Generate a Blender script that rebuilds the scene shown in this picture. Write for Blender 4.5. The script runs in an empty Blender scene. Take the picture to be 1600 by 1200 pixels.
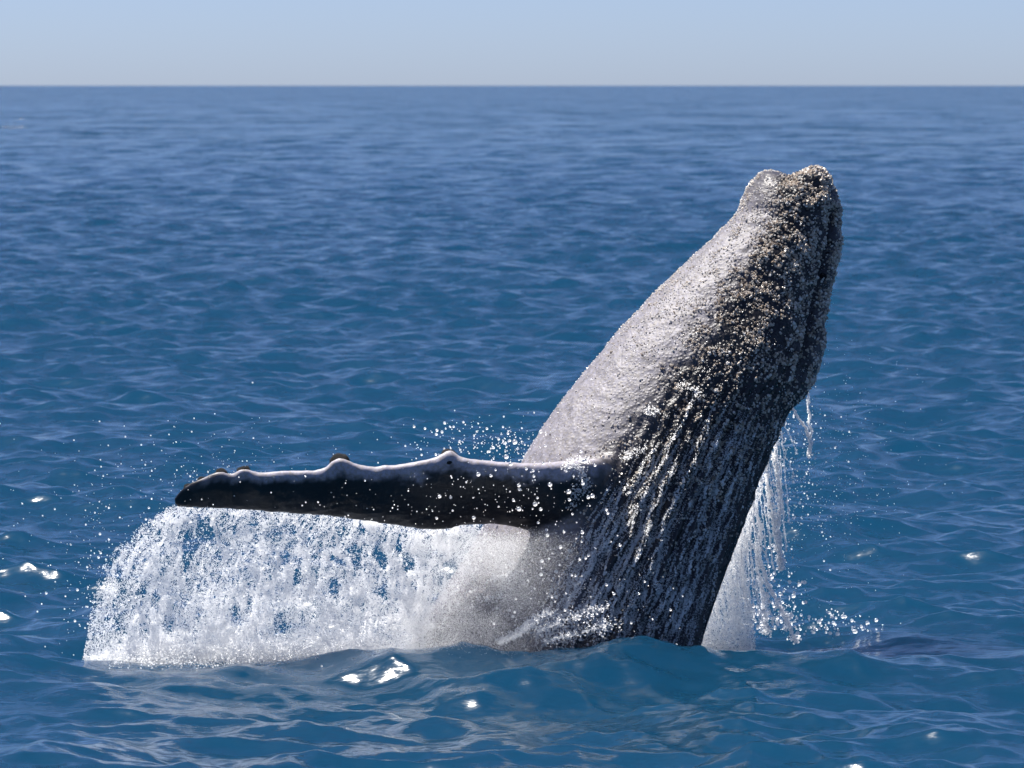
import bpy, bmesh, math
import numpy as np
from mathutils import Vector
from mathutils.bvhtree import BVHTree

scene = bpy.context.scene
COL = scene.collection
rng = np.random.default_rng(7)

# ------------------------------------------------------------------ camera
DIST, CAM_H, FPX = 50.0, 5.85, 7500.0          # metres, metres, focal length in 1600-px units
PITCH = math.atan(467.0 / FPX)
cam_data = bpy.data.cameras.new('camera')
cam = bpy.data.objects.new('camera', cam_data)
COL.objects.link(cam)
cam.location = (0, -DIST, CAM_H)
cam.rotation_euler = (math.pi / 2 - PITCH, 0, 0)
cam_data.sensor_width = 36.0
cam_data.lens = FPX / 1600.0 * 36.0
cam_data.clip_start = 0.5
cam_data.clip_end = 100000.0
cam_data.dof.use_dof = True
cam_data.dof.focus_distance = 49.2
cam_data.dof.aperture_fstop = 3.8
cam_data.dof.aperture_blades = 0
scene.camera = cam

# ------------------------------------------------------------------ sky, sun, exposure
SUN = Vector((-0.35, 0.17, 0.92)).normalized()
sun_el = math.asin(SUN.z)
sun_az = math.atan2(SUN.x, SUN.y)
world = bpy.data.worlds.new('World')
scene.world = world
world.use_nodes = True
wn = world.node_tree
wn.nodes.clear()
sky = wn.nodes.new('ShaderNodeTexSky')
sky.sky_type = 'NISHITA'
sky.sun_disc = False
sky.sun_elevation = sun_el
sky.sun_rotation = sun_az % (2 * math.pi)
sky.altitude = 0.0
sky.air_density = 0.5
sky.dust_density = 0.4
sky.ozone_density = 3.0
bg = wn.nodes.new('ShaderNodeBackground')
bg.inputs['Strength'].default_value = 0.055
wo = wn.nodes.new('ShaderNodeOutputWorld')
tint = wn.nodes.new('ShaderNodeVectorMath')
tint.operation = 'MULTIPLY'
tint.inputs[1].default_value = (0.98, 1.0, 1.19)      # white balance of the whole sky
wn.links.new(sky.outputs[0], tint.inputs[0])
wn.links.new(tint.outputs[0], bg.inputs[0])
wn.links.new(bg.outputs[0], wo.inputs[0])

sun_data = bpy.data.lights.new('sun', 'SUN')
sun_data.energy = 5.0
sun_data.angle = math.radians(0.53)
sun_data.color = (1.0, 0.955, 0.89)
sun = bpy.data.objects.new('sun', sun_data)
COL.objects.link(sun)
sun.location = (-20, 15, 40)
sun.rotation_euler = (-SUN).to_track_quat('-Z', 'Y').to_euler()

scene.view_settings.view_transform = 'Standard'
scene.view_settings.look = 'None'
scene.view_settings.exposure = 1.0
scene.view_settings.gamma = 1.0
scene.view_settings.use_curve_mapping = False
scene.cycles.use_denoising = True
scene.cycles.max_bounces = 24
scene.cycles.diffuse_bounces = 16
scene.cycles.glossy_bounces = 4
scene.cycles.transmission_bounces = 16
scene.cycles.transparent_max_bounces = 32
scene.cycles.sample_clamp_indirect = 6.0

# ------------------------------------------------------------------ helpers
FW = np.array([0, math.cos(PITCH), -math.sin(PITCH)])
UP = np.array([0, math.sin(PITCH), math.cos(PITCH)])


def at(px, py, y):
    """point of the place at depth y that the photograph shows at pixel (px, py)"""
    px, py, y = np.broadcast_arrays(np.asarray(px, float), np.asarray(py, float), np.asarray(y, float))
    dy = FW[1] * FPX + UP[1] * (600 - py)
    dz = FW[2] * FPX + UP[2] * (600 - py)
    t = (y + DIST) / dy
    return np.stack([(px - 800) * t, y, CAM_H + dz * t], -1)


def px_of(p):
    d = p - np.array([0, -DIST, CAM_H])
    w = d @ FW
    return 800 + FPX * d[..., 0] / w, 600 - FPX * (d @ UP) / w


def smooth(a, b, x):
    t = np.clip((x - a) / (b - a), 0, 1)
    return t * t * (3 - 2 * t)


_perm = np.random.default_rng(11).permutation(512)
_perm = np.concatenate([_perm] * 3)
_grad = np.random.default_rng(12).normal(size=(512, 3))
_grad /= np.linalg.norm(_grad, axis=1)[:, None]


def noise(p):
    """gradient noise, about -1..1"""
    p = np.asarray(p, float)
    i = np.floor(p).astype(np.int64)
    f = p - i
    w = f * f * f * (f * (f * 6 - 15) + 10)
    out = 0
    for dx in (0, 1):
        for dy in (0, 1):
            for dz in (0, 1):
                h = _perm[(_perm[(_perm[(i[..., 0] + dx) & 511] + i[..., 1] + dy) & 511] + i[..., 2] + dz) & 511]
                g = _grad[h]
                d = (g[..., 0] * (f[..., 0] - dx) + g[..., 1] * (f[..., 1] - dy) + g[..., 2] * (f[..., 2] - dz))
                ww = (w[..., 0] if dx else 1 - w[..., 0]) * (w[..., 1] if dy else 1 - w[..., 1]) * (w[..., 2] if dz else 1 - w[..., 2])
                out = out + d * ww
    return out * 1.7


def fbm(p, oct=4, gain=0.5):
    a, s, out = 1.0, 1.0, 0
    for k in range(oct):
        out = out + a * noise(np.asarray(p) * s + 17.3 * k)
        a *= gain
        s *= 2.03
    return out


def n2(a, b, c=0.0):
    a, b, c = np.broadcast_arrays(np.asarray(a, float), b, c)
    return np.stack([a, b, c], -1)


_jit = np.random.default_rng(5).random((256, 256, 2))


def worley(x, y, seed=0):
    """F1, F2 of 2-D cellular noise"""
    ix, iy = np.floor(x).astype(int), np.floor(y).astype(int)
    d1 = np.full(x.shape, 9.0)
    d2 = np.full(x.shape, 9.0)
    for dx in (-1, 0, 1):
        for dy in (-1, 0, 1):
            j = _jit[(ix + dx + seed * 37) & 255, (iy + dy + seed * 91) & 255]
            d = np.hypot(ix + dx + j[..., 0] - x, iy + dy + j[..., 1] - y)
            d2 = np.where(d < d1, d1, np.minimum(d2, d))
            d1 = np.minimum(d1, d)
    return d1, d2


def mesh_from(name, verts, faces, smooth_shade=True):
    me = bpy.data.meshes.new(name)
    verts = np.asarray(verts, np.float32)
    faces = np.asarray(faces, np.int32)
    n, k = faces.shape
    me.vertices.add(len(verts))
    me.vertices.foreach_set('co', verts.ravel())
    me.loops.add(n * k)
    me.loops.foreach_set('vertex_index', faces.ravel())
    me.polygons.add(n)
    me.polygons.foreach_set('loop_start', np.arange(0, n * k, k, dtype=np.int32))
    me.polygons.foreach_set('use_smooth', np.full(n, smooth_shade))
    me.update(calc_edges=True)
    me.validate()
    return me


def add_attr(me, name, values):
    a = me.attributes.new(name, 'FLOAT', 'POINT')
    a.data.foreach_set('value', np.asarray(values, np.float32))


def obj(name, me, mat=None, parent=None, **props):
    o = bpy.data.objects.new(name, me)
    COL.objects.link(o)
    if mat is not None:
        me.materials.append(mat)
    if parent is not None:
        o.parent = parent
    for k, v in props.items():
        o[k] = v
    return o


class NT:
    def __init__(self, name):
        self.mat = bpy.data.materials.new(name)
        self.mat.use_nodes = True
        self.t = self.mat.node_tree
        self.t.nodes.clear()
        self.out = self.n('ShaderNodeOutputMaterial')

    def n(self, kind, **kw):
        nd = self.t.nodes.new(kind)
        for k, v in kw.items():
            if k in nd.inputs:
                nd.inputs[k].default_value = v
            else:
                setattr(nd, k, v)
        return nd

    def l(self, a, b):
        self.t.links.new(a, b)

    def ramp(self, fac, stops):
        r = self.n('ShaderNodeValToRGB')
        while len(r.color_ramp.elements) < len(stops):
            r.color_ramp.elements.new(0.5)
        for e, (p, c) in zip(r.color_ramp.elements, stops):
            e.position = p
            e.color = (c, c, c, 1) if not isinstance(c, tuple) else (*c, 1)
        self.l(fac, r.inputs[0])
        return r.outputs[0]

    def math(self, op, a, b=0.0):
        m = self.n('ShaderNodeMath', operation=op)
        for i, v in enumerate((a, b)):
            if isinstance(v, (int, float)):
                m.inputs[i].default_value = v
            else:
                self.l(v, m.inputs[i])
        return m.outputs[0]


# ------------------------------------------------------------------ materials
def mat_ocean():
    t = NT('sea_water')
    geo = t.n('ShaderNodeNewGeometry')
    mp = t.n('ShaderNodeMapping')
    mp.inputs['Scale'].default_value = (0.5, 1.0, 1.0)
    t.l(geo.outputs['Position'], mp.inputs[0])
    a = t.n('ShaderNodeTexNoise', Scale=3.4, Detail=4.0, Roughness=0.6)
    g = t.n('ShaderNodeTexNoise', Scale=0.12, Detail=3.0)
    for q in (a, g):
        t.l(mp.outputs[0], q.inputs['Vector'])
    gust = t.ramp(g.outputs[0], [(0.35, 0.45), (0.7, 1.0)])
    h = t.math('MULTIPLY', a.outputs[0], gust)
    bump = t.n('ShaderNodeBump', Strength=1.0, Distance=0.018)
    t.l(h, bump.inputs['Height'])
    # ripples too small or too far for the mesh: tilt of the surface itself
    dist = t.n('ShaderNodeVectorMath', operation='DISTANCE')
    t.l(geo.outputs['Position'], dist.inputs[0])
    dist.inputs[1].default_value = (0, -50, 0)
    vec = bump.outputs[0]
    for sc, kx, near, far, r0, r1, det in ((0.10, 1.3, 0.0, 1.3, 150, 800, 3.0), (0.5, 1.3, 0.0, 1.8, 90, 450, 3.0), (2.2, 1.2, 0.22, 0.8, 60, 250, 3.0), (6.0, 1.0, 0.36, 0.9, 55, 200, 2.0), (17.0, 1.0, 0.16, 0.45, 55, 200, 2.0)):
        nz = t.n('ShaderNodeTexNoise', Scale=sc, Detail=det, Roughness=0.6)
        t.l(mp.outputs[0], nz.inputs['Vector'])
        sub = t.n('ShaderNodeVectorMath', operation='SUBTRACT')
        t.l(nz.outputs['Color'], sub.inputs[0])
        sub.inputs[1].default_value = (0.5, 0.5, 0.5)
        mul = t.n('ShaderNodeVectorMath', operation='MULTIPLY')
        t.l(sub.outputs[0], mul.inputs[0])
        mul.inputs[1].default_value = (kx, 1.3, 0.0)
        mr = t.n('ShaderNodeMapRange', interpolation_type='SMOOTHSTEP')
        t.l(dist.outputs['Value'], mr.inputs[0])
        for k, v in zip((1, 2, 3, 4), (r0, r1, near, far)):
            mr.inputs[k].default_value = v
        scl = t.n('ShaderNodeVectorMath', operation='SCALE')
        t.l(mul.outputs[0], scl.inputs[0])
        t.l(mr.outputs[0], scl.inputs['Scale'])
        add = t.n('ShaderNodeVectorMath', operation='ADD')
        t.l(vec, add.inputs[0])
        t.l(scl.outputs[0], add.inputs[1])
        vec = add.outputs[0]
    nrmz = t.n('ShaderNodeVectorMath', operation='NORMALIZE')
    t.l(vec, nrmz.inputs[0])
    p = t.n('ShaderNodeBsdfPrincipled')
    p.inputs['Base Color'].default_value = (0.003, 0.029, 0.064, 1)
    p.inputs['Roughness'].default_value = 0.16
    p.subsurface_method = 'BURLEY'          # light wanders metres through the sea before it comes back up
    p.inputs['Subsurface Weight'].default_value = 1.0
    p.inputs['Subsurface Radius'].default_value = (2.0, 5.0, 6.0)
    p.inputs['Subsurface Scale'].default_value = 1.0
    p.inputs['IOR'].default_value = 1.333
    t.l(nrmz.outputs[0], p.inputs['Normal'])
    t.l(p.outputs[0], t.out.inputs[0])
    return t.mat


def mat_skin():
    t = NT('wet_whale_skin')
    geo = t.n('ShaderNodeNewGeometry')
    tc = t.n('ShaderNodeTexCoord')
    big = t.n('ShaderNodeTexNoise', Scale=2.2, Detail=6.0, Roughness=0.6)
    fine = t.n('ShaderNodeTexNoise', Scale=34.0, Detail=4.0, Roughness=0.65)
    cell = t.n('ShaderNodeTexVoronoi', Scale=26.0)
    for q in (big, fine, cell):
        t.l(tc.outputs['Object'], q.inputs['Vector'])
    base = t.ramp(big.outputs[0], [(0.3, (0.006, 0.006, 0.008)), (0.62, (0.015, 0.015, 0.018)), (0.8, (0.035, 0.032, 0.031))])
    pale = t.n('ShaderNodeAttribute', attribute_name='pale')  # paler skin mask; on the flank it paints in the sunlit sheen
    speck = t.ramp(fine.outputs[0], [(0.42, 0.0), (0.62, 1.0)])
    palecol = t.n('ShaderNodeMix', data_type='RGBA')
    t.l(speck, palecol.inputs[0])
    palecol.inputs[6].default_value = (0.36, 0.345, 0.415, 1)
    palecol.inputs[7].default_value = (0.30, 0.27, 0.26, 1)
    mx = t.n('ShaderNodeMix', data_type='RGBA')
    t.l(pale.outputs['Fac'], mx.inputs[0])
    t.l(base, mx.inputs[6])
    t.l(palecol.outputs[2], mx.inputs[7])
    peb = t.ramp(cell.outputs['Distance'], [(0.0, 1.0), (0.55, 0.0)])
    rough = t.n('ShaderNodeAttribute', attribute_name='pebble')
    h = t.math('ADD', t.math('MULTIPLY', t.math('MULTIPLY', peb, 0.010), rough.outputs['Fac']), t.math('MULTIPLY', t.math('MULTIPLY', fine.outputs[0], 0.008), t.math('ADD', rough.outputs['Fac'], 0.15)))
    bump = t.n('ShaderNodeBump', Strength=0.9, Distance=1.0)
    t.l(h, bump.inputs['Height'])
    p = t.n('ShaderNodeBsdfPrincipled')
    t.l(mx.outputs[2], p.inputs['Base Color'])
    t.l(t.ramp(pale.outputs['Fac'], [(0.0, 0.31), (0.45, 0.55)]), p.inputs['Roughness'])
    p.inputs['Specular IOR Level'].default_value = 0.45
    t.l(bump.outputs[0], p.inputs['Normal'])
    t.l(p.outputs[0], t.out.inputs[0])
    return t.mat


def mat_barnacle():
    t = NT('barnacle_shell')
    at_ = t.n('ShaderNodeAttribute', attribute_name='tone')
    c = t.ramp(at_.outputs['Fac'], [(0.0, (0.05, 0.045, 0.042)), (0.35, (0.26, 0.20, 0.15)), (0.75, (0.58, 0.50, 0.41)), (1.0, (0.72, 0.68, 0.63))])
    p = t.n('ShaderNodeBsdfPrincipled')
    t.l(c, p.inputs['Base Color'])
    p.inputs['Roughness'].default_value = 0.3
    p.inputs['Specular IOR Level'].default_value = 0.6
    t.l(p.outputs[0], t.out.inputs[0])
    return t.mat


def mat_tubercle():
    t = NT('dark_knob_skin')
    tc = t.n('ShaderNodeTexCoord')
    nz = t.n('ShaderNodeTexNoise', Scale=30.0, Detail=3.0)
    t.l(tc.outputs['Object'], nz.inputs['Vector'])
    c = t.ramp(nz.outputs[0], [(0.35, (0.012, 0.012, 0.014)), (0.7, (0.014, 0.014, 0.015))])
    bump = t.n('ShaderNodeBump', Strength=0.6, Distance=0.02)
    t.l(nz.outputs[0], bump.inputs['Height'])
    p = t.n('ShaderNodeBsdfPrincipled', Roughness=0.6)
    p.inputs['Specular IOR Level'].default_value = 0.2
    t.l(c, p.inputs['Base Color'])
    t.l(bump.outputs[0], p.inputs['Normal'])
    t.l(p.outputs[0], t.out.inputs[0])
    return t.mat


def mat_foam(name, tint=(0.996, 0.997, 0.998), gloss=0.10, clear=0.0):
    t = NT(name)
    d = t.n('ShaderNodeBsdfDiffuse')
    tr = t.n('ShaderNodeBsdfTranslucent')
    gl = t.n('ShaderNodeBsdfGlossy', Roughness=0.18)
    d.inputs[0].default_value = (*tint, 1)
    gl.inputs[0].default_value = (1, 1, 1, 1)
    tr.inputs[0].default_value = (*tint, 1)
    m1 = t.n('ShaderNodeMixShader')
    m1.inputs[0].default_value = 0.90
    t.l(d.outputs[0], m1.inputs[1])
    t.l(tr.outputs[0], m1.inputs[2])
    m2 = t.n('ShaderNodeMixShader')
    m2.inputs[0].default_value = gloss
    t.l(m1.outputs[0], m2.inputs[1])
    t.l(gl.outputs[0], m2.inputs[2])
    m3 = t.n('ShaderNodeMixShader')                 # clear water lets part of the light straight on
    m3.inputs[0].default_value = clear
    tp = t.n('ShaderNodeBsdfTransparent')
    t.l(m2.outputs[0], m3.inputs[1])
    t.l(tp.outputs[0], m3.inputs[2])
    t.l(m3.outputs[0], t.out.inputs[0])
    return t.mat


M_OCEAN, M_SKIN, M_BARN, M_TUB = mat_ocean(), mat_skin(), mat_barnacle(), mat_tubercle()
M_FOAM = mat_foam('white_water', clear=0.30)
M_DROP = mat_foam('water_drops', gloss=0.16)

# ------------------------------------------------------------------ ocean
RIDGE_Y = -2.05
rp = np.array([(-100, 1075), (60, 1056), (150, 1042), (300, 1037), (450, 1027), (550, 1017), (640, 1011), (700, 1012), (780, 1020),
               (850, 1010), (920, 1008), (970, 1006), (1000, 1006), (1035, 1009), (1090, 1014), (1150, 1019), (1200, 1016),
               (1290, 1019), (1400, 1026), (1550, 1038), (1700, 1046)], float)
rw = at(rp[:, 0], rp[:, 1], RIDGE_Y)


def build_ocean():
    fine = math.radians(10)
    th = list(np.arange(-fine, fine, 0.0008))
    a, st = fine, 0.001
    side = []
    while a < math.pi:
        side.append(a)
        st *= 1.09
        a += min(st, 0.09)
    th = np.array([-s for s in side[::-1]] + th[1:] + side)
    th = np.append(th, [math.pi])
    th[0] = th[0]
    r = [2.0, 6.0, 11.0, 16.0, 21.0, 25.0, 28.0]
    while r[-1] < 40000:
        x = r[-1]
        if x < 40.0:
            d = 0.048 + (40.0 - x) * 0.05
        else:
            d = 0.062 * (x / 50.0) ** 1.6 if x < 2500 else x * 0.25
        r.append(x + d)
    r = np.array(r)
    dr = np.gradient(r)
    dth = np.gradient(th)
    R, T = np.meshgrid(r, th, indexing='ij')
    X, Y = R * np.sin(T), R * np.cos(T) - DIST
    space = np.maximum(np.broadcast_to(dr[:, None], R.shape) * 0.8, R * dth[None, :])
    Z = np.zeros_like(X)
    DX = np.zeros_like(X)
    DY = np.zeros_like(X)
    g = np.random.default_rng(21)
    gust = np.clip(1.0 + 0.3 * noise(n2(X * 0.05, Y * 0.03)) + 0.3 * noise(n2(X * 0.17, Y * 0.11, 5.0)), 0.7, 1.4)
    per = 16
    xs = np.linspace(-8, 8, 801)
    As = np.convolve(np.interp(xs, rw[:, 0], rw[:, 2], left=0, right=0), np.hanning(41) / np.hanning(41).sum(), 'same')
    A = np.maximum(np.interp(X, xs, As, left=0, right=0), 0)
    wob = RIDGE_Y + 0.25 * noise(n2(X * 0.5, 3.3))
    d = Y - wob
    near = np.exp(-(d / 1.3) ** 2) * smooth(7.5, 5.0, np.abs(X))
    lee = np.exp(-((X - 4.3) / 1.5) ** 2 - ((Y + 0.1) / 1.1) ** 2)      # calmer water in the lee of the whale
    for octv in range(8):
        lam0 = 0.22 * 2 ** octv
        rms = [0.085, 0.135, 0.150, 0.110, 0.055, 0.022, 0.012, 0.008][octv]
        for k in range(per):
            lam = lam0 * 2 ** ((k + g.random()) / per)
            w = smooth(2.0, 4.0, lam / space)
            if w.max() <= 0:
                continue
            ang = math.radians(205) + g.normal() * 0.85     # travelling mostly towards the viewer
            kk = 2 * math.pi / lam
            amp = rms * math.sqrt(2.0 / per) / kk * (0.6 + 0.8 * g.random())
            ph = kk * (X * math.sin(ang) + Y * math.cos(ang)) + g.random() * 6.283
            am = amp * w * (gust if lam < 3 else 1.0) * (1 - 0.45 * near * smooth(0.9, 2.5, lam)) * (1 - 0.75 * lee)
            Z += am * np.cos(ph)
            s = -0.85 * am * np.sin(ph)
            DX += s * math.sin(ang)
            DY += s * math.cos(ang)
    # the swell that stands up in front of the whale
    prof = np.where(d < 0, np.exp(-(d / 0.55) ** 2), np.exp(-(d / 0.55) ** 2))
    prof = prof * (1 + 0.25 * noise(n2(X * 0.9, Y * 0.9, 6.0)) * smooth(0.2, 0.8, np.abs(d)))
    Z = Z + A * prof
    pk = np.hypot((X - 1.30 - 0.25 * (Y + 2.1)) / 0.34, (Y + 2.1) / 0.42)
    Z += 0.155 * np.exp(-pk ** 1.35)
    # the trough and lifted lip beside the whale
    Z -= 0.13 * np.exp(-((X - 2.3) / 1.0) ** 2 - ((Y - 0.4) / 1.2) ** 2)
    nr, nt = R.shape
    V = np.stack([X + DX, Y + DY, Z], -1).reshape(-1, 3)
    idx = np.arange(nr * nt).reshape(nr, nt)
    F = np.stack([idx[:-1, :-1], idx[1:, :-1], idx[1:, 1:], idx[:-1, 1:]], -1).reshape(-1, 4)[:, ::-1]
    o = obj('ocean', mesh_from('ocean', V, F), M_OCEAN, kind='structure',
            label='deep blue choppy sea stretching out to a level horizon', category='sea')
    return o


build_ocean()

# ------------------------------------------------------------------ whale
whale = bpy.data.objects.new('humpback_whale', None)
COL.objects.link(whale)
WB = at(870, 1010, 0.0)
whale.location = WB
whale['label'] = 'dark humpback whale breaching head up with one long flipper stretched sideways'
whale['category'] = 'whale'
WB = np.array(WB)

# left and right outline of the body from snout to below the water, as photographed
SEC = np.array([
    (1212, 269, 1262, 270), (1190, 273, 1288, 272), (1170, 288, 1303, 292), (1160, 308, 1310, 318), (1152, 332, 1307, 348),
    (1120, 366, 1301, 395), (1080, 404, 1291, 440), (1036, 446, 1281, 490), (990, 492, 1277, 540), (948, 540, 1262, 588),
    (908, 588, 1232, 640), (868, 638, 1206, 697), (834, 690, 1184, 748), (802, 742, 1163, 802), (770, 795, 1143, 858),
    (738, 850, 1122, 915), (700, 912, 1103, 968), (652, 985, 1086, 1022), (610, 1060, 1060, 1085), (590, 1150, 1030, 1160),
    (600, 1250, 1010, 1255), (640, 1370, 1000, 1370), (700, 1500, 960, 1500), (790, 1600, 870, 1600)], float)
# oversample the outline smoothly
ss = np.linspace(0, len(SEC) - 1, 180)


def catmull(P, t):
    i = np.clip(np.floor(t).astype(int), 0, len(P) - 2)
    f = (t - i)[:, None]
    p0, p1, p2, p3 = P[np.maximum(i - 1, 0)], P[i], P[i + 1], P[np.minimum(i + 2, len(P) - 1)]
    return 0.5 * (2 * p1 + (p2 - p0) * f + (2 * p0 - 5 * p1 + 4 * p2 - p3) * f ** 2 + (3 * p1 - p0 - 3 * p2 + p3) * f ** 3)


S2 = catmull(SEC, ss)
zc = (at(S2[:, 0], S2[:, 1], 0.0)[:, 2] + at(S2[:, 2], S2[:, 3], 0.0)[:, 2]) / 2
LEAN = 0.28 * (zc - 1.6)                       # the whale leans back from the viewer
LW, RW = at(S2[:, 0], S2[:, 1], LEAN), at(S2[:, 2], S2[:, 3], LEAN)
CEN = (LW + RW) / 2
HALF = np.linalg.norm(RW - LW, axis=1) / 2
PDIR = (RW - LW) / (2 * HALF[:, None])
DEPTH = np.interp(ss, [0, 3, 8, 14, 20, 23], [0.92, 0.86, 0.80, 0.84, 0.92, 0.95])

# flipper: x pixel, leading edge (top), trailing edge (bottom), depth of its middle, thickness
FLP = np.array([
    (272, 781, 787, -1.38, 0.03), (280, 770, 790, -1.37, 0.06), (296, 756, 791, -1.365, 0.09), (320, 746, 792, -1.36, 0.12),
    (345, 736, 793, -1.355, 0.135), (362, 741, 794, -1.35, 0.14), (380, 732, 795, -1.345, 0.15), (405, 738, 797, -1.34, 0.155),
    (440, 736, 800, -1.33, 0.165), (480, 735, 803, -1.32, 0.175), (506, 731, 806, -1.31, 0.18), (528, 715, 808, -1.305, 0.185),
    (546, 719, 811, -1.30, 0.19), (570, 727, 814, -1.29, 0.19), (610, 726, 820, -1.28, 0.20), (650, 720, 827, -1.265, 0.21),
    (680, 713, 829, -1.255, 0.22), (703, 702, 827, -1.25, 0.225), (722, 713, 823, -1.24, 0.23), (760, 718, 820, -1.225, 0.24),
    (800, 720, 826, -1.20, 0.26), (840, 721, 838, -1.14, 0.30), (880, 717, 850, -1.04, 0.34), (920, 712, 858, -0.88, 0.38),
    (960, 712, 866, -0.64, 0.40), (1000, 725, 870, -0.38, 0.40)], float)


FLP[:20, 1] -= np.linspace(2.0, 1.0, 20)
FLP[:20, 2] += np.linspace(4.5, 2.0, 20)


def build_body():
    bm = bmesh.new()
    NR = 72
    rings = []
    for i in range(len(ss)):
        ring = []
        for k in range(NR):
            f = 2 * math.pi * k / NR
            p = CEN[i] + HALF[i] * math.cos(f) * PDIR[i] + np.array([0, -HALF[i] * DEPTH[i] * math.sin(f), 0])
            ring.append(bm.verts.new(p))
        rings.append(ring)
    for a, b in zip(rings[:-1], rings[1:]):
        for k in range(NR):
            bm.faces.new((a[k], a[(k + 1) % NR], b[(k + 1) % NR], b[k]))
    bm.faces.new(rings[0][::-1])
    bm.faces.new(rings[-1])
    # flipper loft
    fl = catmull(FLP, np.linspace(0, len(FLP) - 1, 150))
    NF = 28
    rings = []
    for (px, le, te, yc, th) in fl:
        c0 = at(px, le, yc)
        c1 = at(px, te, yc)
        chord = c0[2] - c1[2]
        sweep = 0.26 * min(chord, 0.7)
        ring = []
        for k in range(NF):
            a = 2 * math.pi * k / NF
            u = 0.5 - 0.5 * math.cos(a)                 # 0 leading, 1 trailing
            prof = 1.15 * math.sqrt(max(u, 0)) * (1 - u) ** 0.75 + 0.02
            side = 1 if math.sin(a) > 0 else -1
            if k in (0, NF // 2):
                side = 0
            y = yc - sweep * (1 - 2 * u) + side * th * prof * 1.15
            ring.append(bm.verts.new((c0[0], y, c0[2] - chord * u)))
        rings.append(ring)
    for a, b in zip(rings[:-1], rings[1:]):
        for k in range(NF):
            bm.faces.new((a[k], b[k], b[(k + 1) % NF], a[(k + 1) % NF]))
    bm.faces.new(rings[0])
    bm.faces.new(rings[-1][::-1])
    bmesh.ops.recalc_face_normals(bm, faces=bm.faces)
    me = bpy.data.meshes.new('body_raw')
    bm.to_mesh(me)
    bm.free()
    tmp = bpy.data.objects.new('body_raw', me)
    COL.objects.link(tmp)
    rm = tmp.modifiers.new('remesh', 'REMESH')
    rm.mode = 'VOXEL'
    rm.voxel_size = 0.021
    sm = tmp.modifiers.new('smooth', 'SMOOTH')
    sm.factor = 0.5
    sm.iterations = 6
    dg = bpy.context.evaluated_depsgraph_get()
    ev = tmp.evaluated_get(dg)
    me2 = bpy.data.meshes.new_from_object(ev)
    bpy.data.objects.remove(tmp)
    bpy.data.meshes.remove(me)
    n = len(me2.vertices)
    ed = np.empty(len(me2.edges) * 2, np.int32)
    me2.edges.foreach_get('vertices', ed)
    ed = ed.reshape(-1, 2)
    co = np.empty(n * 3, np.float32)
    me2.vertices.foreach_get('co', co)
    co = co.reshape(-1, 3).astype(float)
    # soften the shoulder where the flipper grows out of the body
    qx, qy = px_of(co)
    w = smooth(850, 905, qx) * smooth(1060, 1000, qx) * smooth(670, 705, qy) * smooth(930, 880, qy) * (co[:, 1] < -0.2)
    deg = np.bincount(ed.ravel(), minlength=n)[:, None]
    for _ in range(40):
        acc = np.stack([np.bincount(ed[:, 0], co[ed[:, 1], k], n) + np.bincount(ed[:, 1], co[ed[:, 0], k], n) for k in range(3)], -1)
        co += (w * 0.6)[:, None] * (acc / np.maximum(deg, 1) - co)
    me2.vertices.foreach_set('co', co.astype(np.float32).ravel())
    me2.update()
    nrm = np.empty(n * 3, np.float32)
    me2.vertices.foreach_get('normal', nrm)
    nrm = nrm.reshape(-1, 3).astype(float)
    return me2, co, nrm


def body_coords(co):
    """station along the body, angle round it, radius ratio"""
    A = CEN[:, [0, 2]]
    idx = np.empty(len(co), int)
    for s in range(0, len(co), 40000):
        q = co[s:s + 40000][:, [0, 2]]
        # station whose cross-line passes nearest
        rel = q[:, None, :] - A[None]
        Pn = np.stack([-PDIR[:, 2], PDIR[:, 0]], -1)
        along = np.abs((rel * Pn[None]).sum(-1))
        far = np.hypot(rel[..., 0], rel[..., 1]) > 2.2
        idx[s:s + 40000] = np.argmin(along + far * 9, 1)
    rel = co - CEN[idx]
    a = (rel * PDIR[idx]).sum(1) / HALF[idx]
    b = -rel[:, 1] / (HALF[idx] * DEPTH[idx])
    return ss[idx], np.arctan2(b, a), np.hypot(a, b)


me_body, co, nrm = build_body()
st, phi, rad = body_coords(co)
vx, vy = px_of(co)
flip = smooth(1.05, 1.14, rad) * (vx < 960) * (co[:, 2] > 0.6) * (co[:, 1] < -0.6)
bodyw = 1 - flip
# relief: slack lumps, throat pleats, pebbled hide
warp = 0.05 * noise(n2(st * 0.9, phi * 2.0, 1.0)) + 0.018 * noise(co * 5.0)
pl = np.cos((phi + warp) * 46.0)
pl = np.sign(pl) * np.abs(pl) ** 0.7
front_right = smooth(math.radians(118), math.radians(82), phi) * smooth(math.radians(-70), math.radians(-30), phi)
pleat = pl * front_right * smooth(8.0, 11.5, st + 1.2 * noise(n2(phi * 3, st * 0.3, 9.0))) * bodyw
headw = smooth(9.5, 6.0, st)
disp = 0.030 * pleat
disp += bodyw * (1 - 0.75 * smooth(12.5, 15, st)) * (0.020 * fbm(co * np.array([2.2, 2.2, 2.2]), 2) + 0.012 * fbm(co * 9.0, 2))
disp += flip * 0.006 * fbm(co * 9.0, 2)
flk = smooth(math.radians(95), math.radians(125), np.where(phi < -1.57, phi + 6.283, phi))
disp *= 1 - 0.55 * flk * bodyw
disp += bodyw * headw * (1 - 0.7 * flk) * (0.018 * np.maximum(0, fbm(co * 12.0 + 3.0, 2)) + 0.02 * fbm(co * 4.0 + 9, 2))
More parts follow.
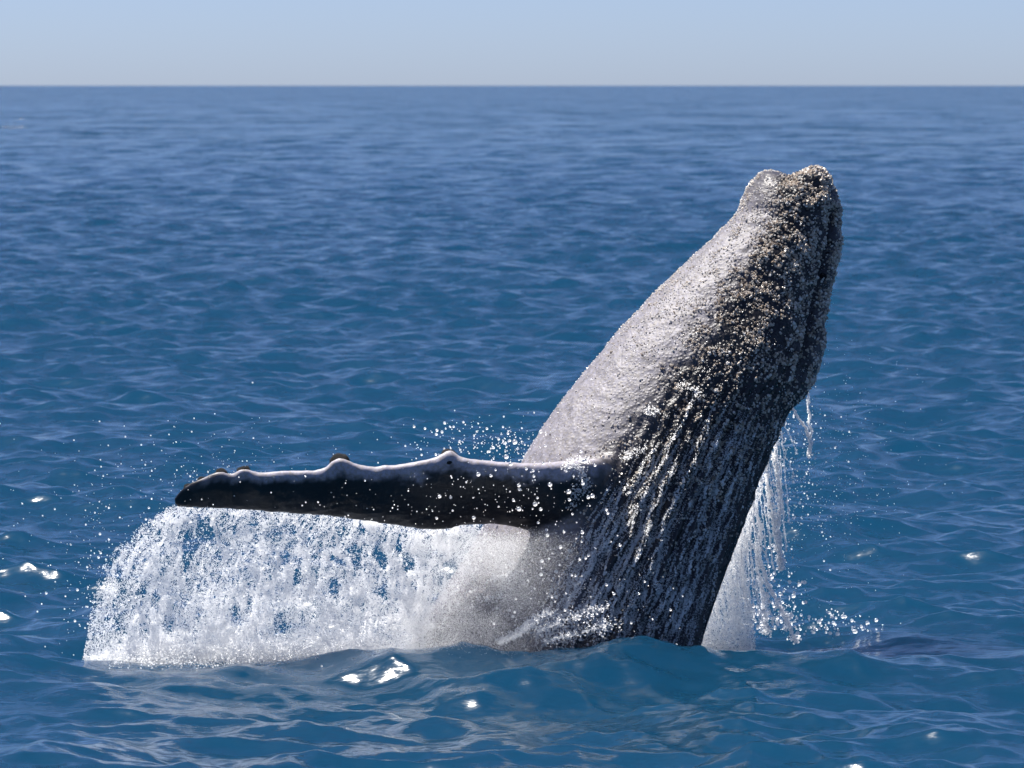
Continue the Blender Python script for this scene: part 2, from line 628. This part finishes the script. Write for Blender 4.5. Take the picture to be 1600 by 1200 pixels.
# the lip line that runs down the right-hand edge of the head and ends in the chin lobe
lipphi = np.radians(30) + 0.03 * np.sin(st * 1.7)
crease = np.exp(-((phi - lipphi) / 0.065) ** 2) * smooth(2.5, 4.0, st) * smooth(10.0, 8.8, st)
lip = np.exp(-((phi - lipphi + 0.33) / 0.24) ** 2) * smooth(2.5, 5.0, st) * smooth(10.1, 9.3, st)
disp += -0.085 * crease + 0.075 * lip
# blunt top: two lobes with a dip between
disp += 0.05 * np.exp(-((vx - 1276) / 20) ** 2) * smooth(300, 272, vy) + 0.03 * np.exp(-((vx - 1198) / 16) ** 2) * smooth(300, 272, vy) \
    - 0.03 * np.exp(-((vx - 1235) / 14) ** 2) * smooth(300, 272, vy)
co2 = co + nrm * disp[:, None]
# paler colour along the leading edge of the flipper
fx = FLP[:, 0]
le = np.interp(vx, fx, FLP[:, 1])
te = np.interp(vx, fx, FLP[:, 2])
frac = (vy - le) / np.maximum(te - le, 8)
nz = noise(co * 7.0) * 0.09 + noise(co * 22.0) * 0.06
pale_f = smooth(0.33, 0.14, frac + nz) * smooth(0.0, 0.3, flip) * smooth(275, 420, vx + 70 * noise(co * 6.0)) * smooth(975, 905, vx + 30 * noise(co * 8.0))
# sunlit sheen of the flank away from the pleats, painted as paler skin colour
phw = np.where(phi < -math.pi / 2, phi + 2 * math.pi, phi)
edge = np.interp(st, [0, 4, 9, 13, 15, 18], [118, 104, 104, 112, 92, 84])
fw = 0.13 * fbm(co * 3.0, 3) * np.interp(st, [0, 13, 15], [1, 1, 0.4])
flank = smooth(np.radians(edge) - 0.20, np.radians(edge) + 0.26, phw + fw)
sheen_b = np.interp(st, [0, 2, 4.5, 9, 13, 15, 17], [0.1, 0.30, 0.56, 0.62, 0.62, 0.40, 0.32]) * flank * bodyw * (0.85 + 0.3 * noise(co * 14.0))
pale_l = 0.22 * lip * np.clip(0.6 + 0.9 * noise(co * 9.0), 0, 1)
pale = np.clip(np.maximum(np.maximum(pale_f, sheen_b), pale_l), 0, 1)
pebble = np.clip(bodyw * smooth(14.5, 10.0, st) * (1 - 0.65 * flk) + 0.08, 0, 1)

co_l = (co2 - WB).astype(np.float32)
me_body.vertices.foreach_set('co', co_l.ravel())
me_body.update()
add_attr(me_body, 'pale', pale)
add_attr(me_body, 'pebble', pebble)
me_body.polygons.foreach_set('use_smooth', np.ones(len(me_body.polygons), bool))
me_body.materials.clear()
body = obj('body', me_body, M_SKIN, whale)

# faces for surface sampling
nf = len(me_body.polygons)
ltot = np.empty(nf, np.int32)
me_body.polygons.foreach_get('loop_total', ltot)
lst = np.empty(nf, np.int32)
me_body.polygons.foreach_get('loop_start', lst)
lv = np.empty(len(me_body.loops), np.int32)
me_body.loops.foreach_get('vertex_index', lv)
quad = ltot == 4
Q = lv[lst[quad][:, None] + np.arange(4)]
vn = np.empty(len(co2) * 3, np.float32)
me_body.vertices.foreach_get('normal', vn)
vn = vn.reshape(-1, 3).astype(float)


def sample(n, weight):
    wq = weight[Q].mean(1)
    p = np.cumsum(wq)
    f = np.searchsorted(p, rng.random(n) * p[-1])
    uv = rng.random((n, 2))
    w = np.stack([(1 - uv[:, 0]) * (1 - uv[:, 1]), uv[:, 0] * (1 - uv[:, 1]), uv[:, 0] * uv[:, 1], (1 - uv[:, 0]) * uv[:, 1]], 1)
    P = (co2[Q[f]] * w[..., None]).sum(1)
    N = (vn[Q[f]] * w[..., None]).sum(1)
    N /= np.linalg.norm(N, axis=1)[:, None] + 1e-9
    return P, N, f


def frames(N):
    ref = np.where(np.abs(N[:, 2:3]) < 0.9, np.array([[0, 0, 1.0]]), np.array([[1.0, 0, 0]]))
    T = np.cross(ref, N)
    T /= np.linalg.norm(T, axis=1)[:, None]
    return T, np.cross(N, T)


def domes(P, N, R, H, sides=6, tone=None):
    """little cratered cones, joined"""
    T, B = frames(N)
    n = len(P)
    rows = []
    rot = rng.random(n) * 6.28
    for (rr, hh) in ((1.0, -0.25), (0.80, 0.45), (0.46, 1.0)):
        for k in range(sides):
            a = rot + 2 * math.pi * k / sides
            w = rr * (1 + 0.15 * rng.normal(size=n))
            rows.append(P + (np.cos(a) * R * w)[:, None] * T + (np.sin(a) * R * w)[:, None] * B + (hh * H)[:, None] * N)
    rows.append(P + (0.72 * H)[:, None] * N)
    V = np.stack(rows, 1)
    m = V.shape[1]
    tri = []
    for ring in (0, 1):
        for k in range(sides):
            a, b = ring * sides + k, ring * sides + (k + 1) % sides
            tri += [(a, b, b + sides), (a, b + sides, a + sides)]
    for k in range(sides):
        tri.append((2 * sides + k, 2 * sides + (k + 1) % sides, 3 * sides))
    tri = np.array(tri)
    F = (np.arange(n)[:, None, None] * m + tri[None]).reshape(-1, 3)
    return V.reshape(-1, 3), F, m


# barnacles: dense on the head, thinning down the body
clus = 0.5 + 0.5 * np.clip(1.5 * fbm(co * 3.2 + 5.0, 3), -1, 1)
clus2 = 0.5 + 0.5 * np.clip(2.6 * noise(co * 8.0 + 2.0), -1, 1)
dens = (0.10 + 1.0 * smooth(10.5, 5.0, st)) * (0.25 + 0.75 * clus) * (0.06 + 0.94 * clus2) * smooth(17.0, 11.0, st) * bodyw
dens *= 1 - 0.5 * smooth(math.radians(105), math.radians(130), np.where(phi < -1.57, phi + 6.283, phi))
dens += bodyw * 0.22 * smooth(7, 9, st) * smooth(14, 12, st) * np.exp(-((phi - 1.0) / 0.6) ** 2) * clus2
dens = np.clip(dens + 0.5 * lip * clus2 * bodyw, 0, None) * (1 - 0.85 * np.clip(crease, 0, 1))
P, N, f = sample(15000, dens)
R = 0.0090 * np.exp(0.36 * rng.normal(size=len(P))) + 0.003
phs = np.where(phi < -1.57, phi + 6.283, phi)[Q[f][:, 0]]
R = np.clip(R * (1 - 0.38 * smooth(1.8, 2.2, phs)), 0.006, 0.03)
V, F, m = domes(P, N, R, R * (0.85 + 0.4 * rng.random(len(P))))
me = mesh_from('barnacles', V - WB, F, False)
tone = np.clip(0.64 + 0.22 * rng.normal(size=len(P)) + 0.30 * smooth(1.75, 2.1, phs), 0.05, 1)
add_attr(me, 'tone', np.repeat(tone, m))
obj('barnacles', me, M_BARN, whale, kind='stuff', label='crust of small pale barnacles on the head')

# knobs of the head and of the flipper's leading edge
bvh = BVHTree.FromPolygons([Vector(v) for v in co2], [tuple(int(i) for i in q) for q in Q])


def hit(px, py, lo=-4.0):
    """first point of the whale met along the sight line through a pixel"""
    o = np.array([0, -DIST, CAM_H])
    d = at(px, py, 0.0) - o
    d = d / np.linalg.norm(d)
    loc, nor, i, dist = bvh.ray_cast(Vector(o), Vector(d))
    if loc is None:
        return None, None
    return np.array(loc), np.array(nor)


def knob_mesh(seed):
    g = np.random.default_rng(seed)
    bm = bmesh.new()
    bmesh.ops.create_icosphere(bm, subdivisions=3, radius=1.0)
    for v in bm.verts:
        c = np.array(v.co)
        v.co = Vector(c * (1 + 0.16 * float(noise(c * 1.4 + seed)) + 0.06 * float(noise(c * 4 + seed))))
    for fc in bm.faces:
        fc.smooth = True
    me = bpy.data.meshes.new('tubercle')
    bm.to_mesh(me)
    bm.free()
    me.materials.append(M_TUB)
    return me


kmesh = [knob_mesh(s) for s in (1, 2, 3)]
knobs = [  # pixel x, y, radius m, flatness
    (1276, 274, 0.075, 0.6), (1262, 276, 0.05, 0.6), (1299, 300, 0.045, 0.6), (1212, 310, 0.045, 0.5), (1277, 328, 0.055, 0.5),
    (1307, 322, 0.035, 0.7), (1304, 346, 0.038, 0.7), (1285, 358, 0.05, 0.5), (1208, 352, 0.05, 0.5), (1253, 356, 0.045, 0.5),
    (1297, 381, 0.034, 0.8), (1184, 364, 0.05, 0.5), (1292, 392, 0.04, 0.6), (1288, 434, 0.052, 0.8), (1235, 392, 0.05, 0.5),
    (1274, 407, 0.045, 0.5), (1159, 412, 0.05, 0.5), (1222, 410, 0.045, 0.5), (1276, 512, 0.045, 0.8), (1270, 576, 0.06, 0.8),
    (1200, 436, 0.045, 0.5), (1262, 445, 0.045, 0.5), (1228, 460, 0.04, 0.5),
    (294, 763, 0.05, 0.5), (316, 753, 0.055, 0.5), (345, 744, 0.075, 0.5), (381, 740, 0.075, 0.5), (529, 722, 0.10, 0.5), (702, 708, 0.09, 0.5)]
for i, (px, py, r, fl) in enumerate(knobs):
    loc, nor = hit(px, py)
    for s in range(1, 40):
        if loc is not None:
            break
        loc, nor = hit(px - s * (1 if px > 900 else 0), py + s * (1 if px < 900 else 0))
    if loc is None:
        continue
    o = obj('tubercle', kmesh[i % 3], None, whale)
    o.location = loc - nor * r * (0.62 if px > 900 else 0.72) - WB
    q = Vector(nor).to_track_quat('Z', 'Y')
    o.rotation_euler = q.to_euler()
    o.scale = (r, r, r * fl)


# ------------------------------------------------------------------ flying water: round drops as point spheres
def drops(name, P, R, mat, label, category='spray', parent=None):
    P = np.asarray(P, np.float32)
    me = bpy.data.meshes.new(name)
    me.vertices.add(len(P))
    me.vertices.foreach_set('co', P.ravel())
    add_attr(me, 'drop_radius', R)
    me.materials.append(mat)
    o = obj(name, me, None, parent, kind='stuff', label=label)
    if parent is None:
        o['category'] = category
    ng = bpy.data.node_groups.new(name + '_drops', 'GeometryNodeTree')
    ng.interface.new_socket('Geometry', in_out='INPUT', socket_type='NodeSocketGeometry')
    ng.interface.new_socket('Geometry', in_out='OUTPUT', socket_type='NodeSocketGeometry')
    gi = ng.nodes.new('NodeGroupInput')
    go = ng.nodes.new('NodeGroupOutput')
    mp = ng.nodes.new('GeometryNodeMeshToPoints')
    na = ng.nodes.new('GeometryNodeInputNamedAttribute')
    na.data_type = 'FLOAT'
    na.inputs['Name'].default_value = 'drop_radius'
    sm = ng.nodes.new('GeometryNodeSetMaterial')
    sm.inputs['Material'].default_value = mat
    ng.links.new(gi.outputs[0], mp.inputs['Mesh'])
    ng.links.new(na.outputs[0], mp.inputs['Radius'])
    ng.links.new(mp.outputs[0], sm.inputs[0])
    ng.links.new(sm.outputs[0], go.inputs[0])
    md = o.modifiers.new('drops', 'NODES')
    md.node_group = ng
    return o


def curtain():
    """water pouring off the trailing edge of the flipper"""
    Ps, Rs = [], []
    n_tot = 1000000
    for lay in range(3):
        n = n_tot // 3
        g = np.random.default_rng(100 + lay)
        u = g.random(n)
        v = g.random(n) ** 0.85
        px0 = 274 + u * (775 - 274)
        te_ = np.interp(px0, fx, FLP[:, 2])
        yc = np.interp(px0, fx, FLP[:, 3])
        top = at(px0, te_ - 3, yc)
        zt, zb = top[:, 2], -0.12
        drop = v * (zt - zb)
        throw = np.interp(u, [0, 0.08, 0.25, 0.55, 1.0], [0.99, 0.84, 0.64, 0.40, -0.02])
        throw = throw * (1 + 0.10 * noise(n2(u * 9, lay * 3.1, v * 1.5)) - 0.10 * lay / 2 * (u < 0.15))
        x = top[:, 0] - throw * (1 - np.exp(-drop / 0.5)) - 0.22 * smooth(0.7, 1.0, u) * v
        spread = (lay / 2.0) * (0.06 + 0.42 * v)
        y = yc + 0.20 + spread + 0.10 * fbm(n2(u * 14, v * 5, lay * 7.7), 2) * (0.2 + v)
        z = zt - drop
        # web of strands with holes, long along the fall
        uu = u * 3.5 + 0.12 * noise(n2(u * 26, v * 9, lay))
        wx = (x + 4) * 5.8 + 0.35 * noise(n2(x * 9, z * 6, lay * 5.0))
        wz = z * 2.7 + 0.35 * noise(n2(x * 9, z * 6, lay * 5.0 + 40))
        d1, d2 = worley(wx + lay * 11.3, wz + lay * 5.7, lay)
        web = np.exp(-((d2 - d1) / 0.10) ** 2)
        e1, e2 = worley(wx * 2.7 + 3, wz * 2.2 + 8, lay + 3)
        web2 = np.exp(-((e2 - e1) / 0.13) ** 2)
        streak = np.clip(0.5 + 0.9 * noise(n2(px0 * 0.085, v * 1.6, lay * 2.0)), 0, 1)
        clump = np.clip(0.42 + 1.3 * fbm(n2(x * 2.6, z * 2.0, lay * 0.35), 3), 0, 1)
        low = smooth(0.30, 0.95, v)
        keep = (0.03 + 0.90 * web + 0.60 * web2 * (0.3 + 0.7 * streak)) * (0.32 + 0.68 * clump) + low * (0.09 + 0.14 * clump)
        thread = np.exp(-(noise(n2(px0 * 0.11, v * 1.1, lay * 9.0 + 3)) / 0.075) ** 2) * np.clip(0.3 + 1.2 * noise(n2(px0 * 0.03, v * 3.0, lay + 60.0)), 0, 1)
        keep += 0.75 * thread * (1 - 0.6 * low)
        keep *= 0.35 + 0.65 * smooth(0.0, 0.05, v) + 0.5 * smooth(0.06, 0.0, v)
        keep *= smooth(1.0, 0.82, u + 0.08 * noise(n2(v * 4, lay, 1.0)))
        hw = 0.22 * noise(n2(x * 5, z * 5, 30.0))
        h1, _h = worley((x + 4) * 4.1 + hw, z * 2.2 + hw + 0.4 * px0 * 0.01, 9)
        thr = 0.11 + 0.40 * noise(n2(x * 1.7, z * 1.7, 12.0))
        hole = smooth(thr - 0.04, thr + 0.07, h1)
        keep *= 1 - (1 - hole) * (0.88 - 0.45 * smooth(0.55, 1.0, v))
        ok = g.random(n) < keep * 0.9
        # never below the sea too far
        j = 0.012
        p = np.stack([x, y, z], -1)[ok]
        p += g.normal(size=p.shape) * np.array([j, 0.02, j]) * 0.45
        r = np.where(g.random(len(p)) < 0.010, 0.007 + 0.010 * g.random(len(p)) ** 2, 0.0028 + 0.0032 * g.random(len(p)) ** 2)
        Ps.append(p)
        Rs.append(r)
    P, R = np.concatenate(Ps), np.concatenate(Rs)
    print('curtain', len(P))
    drops('water_curtain', P, R, M_FOAM, 'white curtain of water pouring off the flipper into the sea', 'splash')
    # base boil where it meets the sea
    n = 22000
    g = np.random.default_rng(55)
    px = 150 + 560 * g.random(n)
    b = at(px, 1030, -0.95 + 0.30 * g.normal(size=n))
    hgt = 0.30 * (0.5 + 0.5 * np.clip(1.5 * noise(n2(b[:, 0] * 3, b[:, 1] * 3)), -1, 1)) * smooth(150, 220, px)
    b[:, 2] = -0.05 + hgt * g.random(n) ** 1.4 + 0.02
    b[:, 0] += 0.05 * g.normal(size=n)
    drops('churned_foam', b, 0.004 + 0.006 * g.random(n) ** 2, M_FOAM, 'low white boil of foam where the curtain of water lands', 'foam')


curtain()


def spray():
    g = np.random.default_rng(77)
    P, R = [], []

    def blob(n, cx, cy, sx, sy, y, sy_d, rmin, rmax, pw=3.0, clump=0.0):
        px = cx + sx * g.normal(size=n)
        py = cy + sy * g.normal(size=n)
        yy = y + sy_d * g.normal(size=n)
        p = at(px, py, yy)
        keep = p[:, 2] > 0.0
        if clump:
            keep &= g.random(n) < np.clip(0.5 + clump * noise(p * 3.0), 0, 1)
        P.append(p[keep])
        R.append((rmin + (rmax - rmin) * g.random(n) ** pw)[keep])

    # off the tip of the flipper and left of the curtain
    blob(210, 235, 810, 50, 40, -1.3, 0.3, 0.003, 0.014, 5.0, 1.2)
    blob(230, 165, 880, 35, 55, -1.3, 0.3, 0.003, 0.014, 5.0, 1.2)
    blob(170, 130, 965, 20, 40, -1.3, 0.3, 0.003, 0.015, 5.0, 1.2)
    blob(260, 330, 735, 100, 40, -1.2, 0.3, 0.0025, 0.009)
    blob(90, 120, 850, 60, 80, -1.0, 0.5, 0.003, 0.010)
    # above the root of the flipper
    blob(170, 740, 692, 55, 16, -0.9, 0.3, 0.004, 0.016)
    blob(160, 790, 690, 40, 20, -0.7, 0.3, 0.003, 0.010)
    # right of the body
    blob(900, 1195, 840, 28, 110, YF - 0.1, 0.25, 0.004, 0.017, 3.0, 1.2)
    blob(700, 1205, 970, 28, 30, YF - 0.1, 0.3, 0.005, 0.024, 2.5, 1.0)
    blob(420, 1240, 740, 35, 70, YF - 0.1, 0.3, 0.003, 0.011)
    blob(600, 1280, 740, 80, 90, YF - 0.1, 0.4, 0.002, 0.005)
    blob(330, 1300, 985, 38, 16, YF - 0.1, 0.25, 0.005, 0.022, 3.0, 1.2)
    blob(120, 1255, 980, 60, 22, YF - 0.1, 0.3, 0.004, 0.018)
    drops('spray_drops', np.concatenate(P), np.concatenate(R), M_DROP, 'loose drops of spray flying round the whale', 'spray')

    # drops hanging in the air in front of the dark flipper and belly
    P.clear(); R.clear()
    blob(150, 800, 775, 90, 35, -1.75, 0.12, 0.003, 0.024, 5.0)
    blob(45, 860, 765, 40, 28, -1.7, 0.1, 0.005, 0.026, 3.0)
    blob(120, 700, 780, 130, 30, -1.75, 0.1, 0.003, 0.010, 3.0)
    blob(220, 840, 880, 70, 60, -1.7, 0.15, 0.003, 0.019, 4.5)
    blob(220, 900, 960, 70, 30, -1.7, 0.15, 0.004, 0.018, 4.0)
    n = 420000
    u, v = g.random(n), g.random(n)
    mx = 640 + 300 * u - 70 * v
    my = 822 + 225 * v
    dm = np.clip(0.66 + 0.6 * fbm(n2(mx * 0.012, my * 0.010, 4.0), 3), 0, 1) * smooth(0.0, 0.15, v) * smooth(1.0, 0.45, u) * smooth(0.0, 0.38, u + 0.12 * noise(n2(my * 0.03, 7.0)))
    kk = g.random(n) < dm
    P.append(at(mx, my, -1.95 + 0.12 * g.normal(size=n))[kk])
    R.append((0.0009 + 0.0010 * g.random(n))[kk])
    for k, (pts, nn, ww) in enumerate((([(782, 1004), (812, 990), (836, 970), (860, 956)], 520, 7.0), ([(842, 984), (872, 974), (905, 960), (945, 950)], 520, 12.0),
                                       ([(850, 1002), (900, 990), (955, 972)], 480, 13.0))):
        q, qr = strand(pts, -1.98, nn, ww, 0.003, 0.010, 800 + k)
        P.append(q)
        R.append(qr)
    drops('near_drops', np.concatenate(P), np.concatenate(R), M_DROP, 'round white drops hanging in front of the black flipper', 'spray')



def lit_depth(px, py):
    """how far back falling water must hang to be clear of the whale's shadow"""
    y = 0.0
    while y < 2.4 and bvh.ray_cast(Vector(at(px, py, y)), SUN)[0] is not None:
        y += 0.1
    return y


YF = max(lit_depth(a, b) for a, b in ((1150, 900), (1130, 950), (1165, 990), (1200, 720))) + 0.15
YB = max(lit_depth(a, 1005) for a in (1150, 1175)) + 0.02
YC = lit_depth(1262, 640) + 0.05
print('fall depth', YF, YB, YC)


def strand(pts, y, n, width, rmin, rmax, seed, taper=True):
    """a rope of water through pixel points"""
    g = np.random.default_rng(seed)
    pts = np.array(pts, float)
    t = g.random(n) * (len(pts) - 1)
    c = catmull(pts, t)
    k = t / (len(pts) - 1)
    lump = np.clip(0.45 + 1.1 * noise(n2(t * 6.0, seed)), 0.05, 1.2)
    w = width * lump * (0.5 + 0.8 * k)
    c = c + g.normal(size=c.shape) * np.stack([w, w * 0.7], -1) + 3.0 * n2(noise(n2(t * 3.0, seed, 2.0)), 0)[:, :2]
    p = at(c[:, 0], c[:, 1], y + 0.03 * g.normal(size=n))
    return p, rmin + (rmax - rmin) * g.random(n) ** 2.5


spray()
streams = [
    ([(1264, 590), (1263, 640), (1267, 680), (1264, 712)], YC, 900, 1.8, 'thin twisting trickle dripping from the tip of the chin'),
    ([(1243, 612), (1240, 640), (1256, 665), (1266, 690), (1264, 714)], YC, 1200, 1.8, 'bent trickle swinging out below the chin and ending in a knot'),
    ([(1214, 660), (1211, 720), (1219, 770), (1216, 830), (1222, 880)], YF - 0.1, 2600, 3.2, 'long broken stream falling beside the throat'),
    ([(1196, 700), (1200, 760), (1207, 810), (1216, 860), (1220, 890)], YF - 0.1, 3600, 3.4, 'white stream peeling off the throat halfway down'),
    ([(1176, 850), (1192, 890), (1206, 925), (1228, 965), (1243, 1003)], YF - 0.1, 3000, 3.0, 'slanting stream of drops reaching the sea beside the whale'),
    ([(1180, 790), (1188, 830), (1184, 880), (1193, 940), (1197, 990)], YF - 0.1, 2200, 4.0, 'ragged string of drops along the edge of the white fall')]
for i, (pts, y, n, w, lab) in enumerate(streams):
    p, r = strand(pts, y, n, w, 0.004, 0.012, 300 + i)
    drops('water_stream', p, r, M_DROP, lab, 'water stream')


def right_fall():
    """solid white fall between the throat and the sea"""
    g = np.random.default_rng(91)
    n = 100000
    v = g.random(n) ** 0.7
    py = 700 + v * (1040 - 700)
    le_ = np.interp(py, [700, 760, 850, 950, 1022], [1195, 1168, 1128, 1080, 1050])
    ri = np.interp(py, [700, 760, 850, 920, 980, 1040], [1203, 1192, 1168, 1168, 1176, 1184])
    u = g.random(n)
    px = le_ + u * (ri - le_) + 2.5 * noise(n2(py * 0.05, 2.2)) + 1.2 * g.normal(size=n)
    y = np.interp(v, [0, 1], [YF, YB]) + 0.08 * g.normal(size=n)
    st_ = np.clip(0.55 + 0.8 * noise(n2((px - 0.18 * py) * 0.16, py * 0.012)), 0, 1)
    keep = g.random(n) < (0.12 + 0.5 * st_) * smooth(0.0, 0.5, v) * (0.5 + 0.5 * smooth(1.0, 0.9, u)) + 0.15 * smooth(0.5, 0.9, v)
    p = at(px, py, y)[keep]
    rr = 0.0030 + 0.004 * g.random(len(p)) ** 2
    more, mr = [p], [rr]
    for k in range(26):
        t0 = g.random()
        sx, sy = np.interp(t0, [0, 0.3, 1], [1222, 1196, 1150]), 640 + 250 * t0
        ln = 60 + 150 * g.random()
        dx = 4 + 26 * g.random()
        q, qr = strand([(sx, sy), (sx + dx * 0.25, sy + ln * 0.33), (sx + dx * 0.6, sy + ln * 0.66), (sx + dx, sy + ln)], YF - 0.1 - 0.3 * t0 + 0.08 * g.normal(), int(ln * 3.2), 1.1, 0.0025, 0.008, 700 + k)
        more.append(q)
        mr.append(qr)
    p, rr = np.concatenate(more), np.concatenate(mr)
    drops('falling_sheet', p, rr, M_FOAM, 'white sheet of water falling between the throat and the sea', 'splash')


right_fall()


def rivulets():
    """runs of water down the pleats and over the flank"""
    g = np.random.default_rng(44)
    P, R = [], []
    org = np.array([0, -DIST, CAM_H])

    def walk(px, py, length, dx, wob, r0):
        k = g.random() * 100
        n = int(length * 1.1)
        for i in range(n):
            t = i / n
            py_ = py + length * t
            px_ = px + dx * length * t + wob * (math.sin(t * length * 0.05 + k) + 0.6 * math.sin(t * length * 0.13 + k * 2)) + g.normal() * 0.35
            loc, nor = hit(px_, py_)
            if loc is None:
                return
            m = 1 + int(2 * g.random())
            f = math.sin(math.pi * min(1, t * 1.15 + 0.02)) if t < 0.87 else 1.1
            brk = 0.5 + 0.9 * float(noise(np.array([t * length * 0.03 + k, k, 0.0])))
            if brk < 0.2:
                continue
            for _ in range(m):
                P.append(loc + nor * 0.006 + g.normal(size=3) * 0.007)
                R.append((0.0030 + 0.85 * r0 * g.random() ** 2) * max(0.4, min(1.2, brk + 0.2)) * (0.6 + 0.5 * f))

    for i in range(300):
        # start somewhere on the throat, follow the pleats
        q = g.random()
        py = 600 + 330 * g.random() ** 0.8
        c = np.interp(py, [600, 750, 1000], [1170, 1060, 950])
        hw = np.interp(py, [600, 750, 1000], [70, 105, 135])
        px = c + hw * (2 * q - 1)
        sl = -0.30 - 0.22 * (1 - q) + 0.06 * g.normal()
        walk(px, py, 40 + 120 * g.random(), sl, 1.2 + 3.0 * g.random(), 0.005 + 0.009 * g.random() ** 2)
    for i in range(60):
        py = 900 + 90 * g.random()
        walk(930 + 160 * g.random(), py, 30 + 60 * g.random(), -0.30 + 0.1 * g.normal(), 3, 0.009)
    P_, R_ = np.array(P), np.array(R)
    print('rivulets', len(P_))
    drops('running_water', P_, R_, M_DROP, 'white runs of water trickling down the grooved throat', 'water')
    # clots of foam on the belly and at the shoulder
    P2, R2 = [], []

    def clot(pts, n, w, r0=0.006):
        pts = np.array(pts, float)
        t = g.random(n) * (len(pts) - 1)
        c = catmull(pts, t) + g.normal(size=(n, 2)) * w + 3 * np.stack([noise(n2(t * 5, 3.0, pts[0, 0])), noise(n2(t * 5, 8.0, pts[0, 1]))], -1)
        for a in c:
            loc, nor = hit(*a)
            if loc is not None:
                P2.append(loc + nor * (0.01 + 0.02 * g.random()))
                R2.append(0.004 + r0 * g.random() ** 2)

    clot([(780, 1004), (810, 990), (835, 970), (858, 958)], 900, 4)
    clot([(840, 985), (870, 975), (900, 962), (940, 955)], 900, 7)
    clot([(850, 1000), (900, 990), (950, 975)], 700, 8)
    clot([(770, 902), (785, 900), (808, 903)], 90, 4)
    clot([(745, 935), (765, 938), (790, 930)], 90, 4)
    clot([(890, 725), (905, 735), (915, 755), (905, 770)], 260, 4)
    clot([(880, 730), (900, 722), (920, 722)], 160, 4)
    clot([(900, 760), (893, 790)], 90, 4)
    clot([(1010, 700), (985, 712), (975, 718)], 140, 4)
    clot([(1060, 600), (1085, 608), (1095, 620)], 140, 5)
    clot([(1010, 640), (1030, 645)], 90, 4)
    wt = bodyw * smooth(2.0, 4.0, st) * smooth(19.0, 16.0, st) * np.clip(0.4 + 1.2 * noise(co * 4.0 + 50), 0.05, 1) * (0.4 + 0.6 * smooth(1.9, 1.5, phi)) * (co[:, 1] < LEAN.max())
    B, BN, _f = sample(5200, wt)
    P2.extend(list(B + BN * 0.004))
    R2.extend(list(0.0028 + 0.0055 * rng.random(len(B)) ** 3))
    drops('foam_clots', np.array(P2), np.array(R2), M_DROP, 'beads and ragged clots of white foam on the wet hide', 'foam')


rivulets()
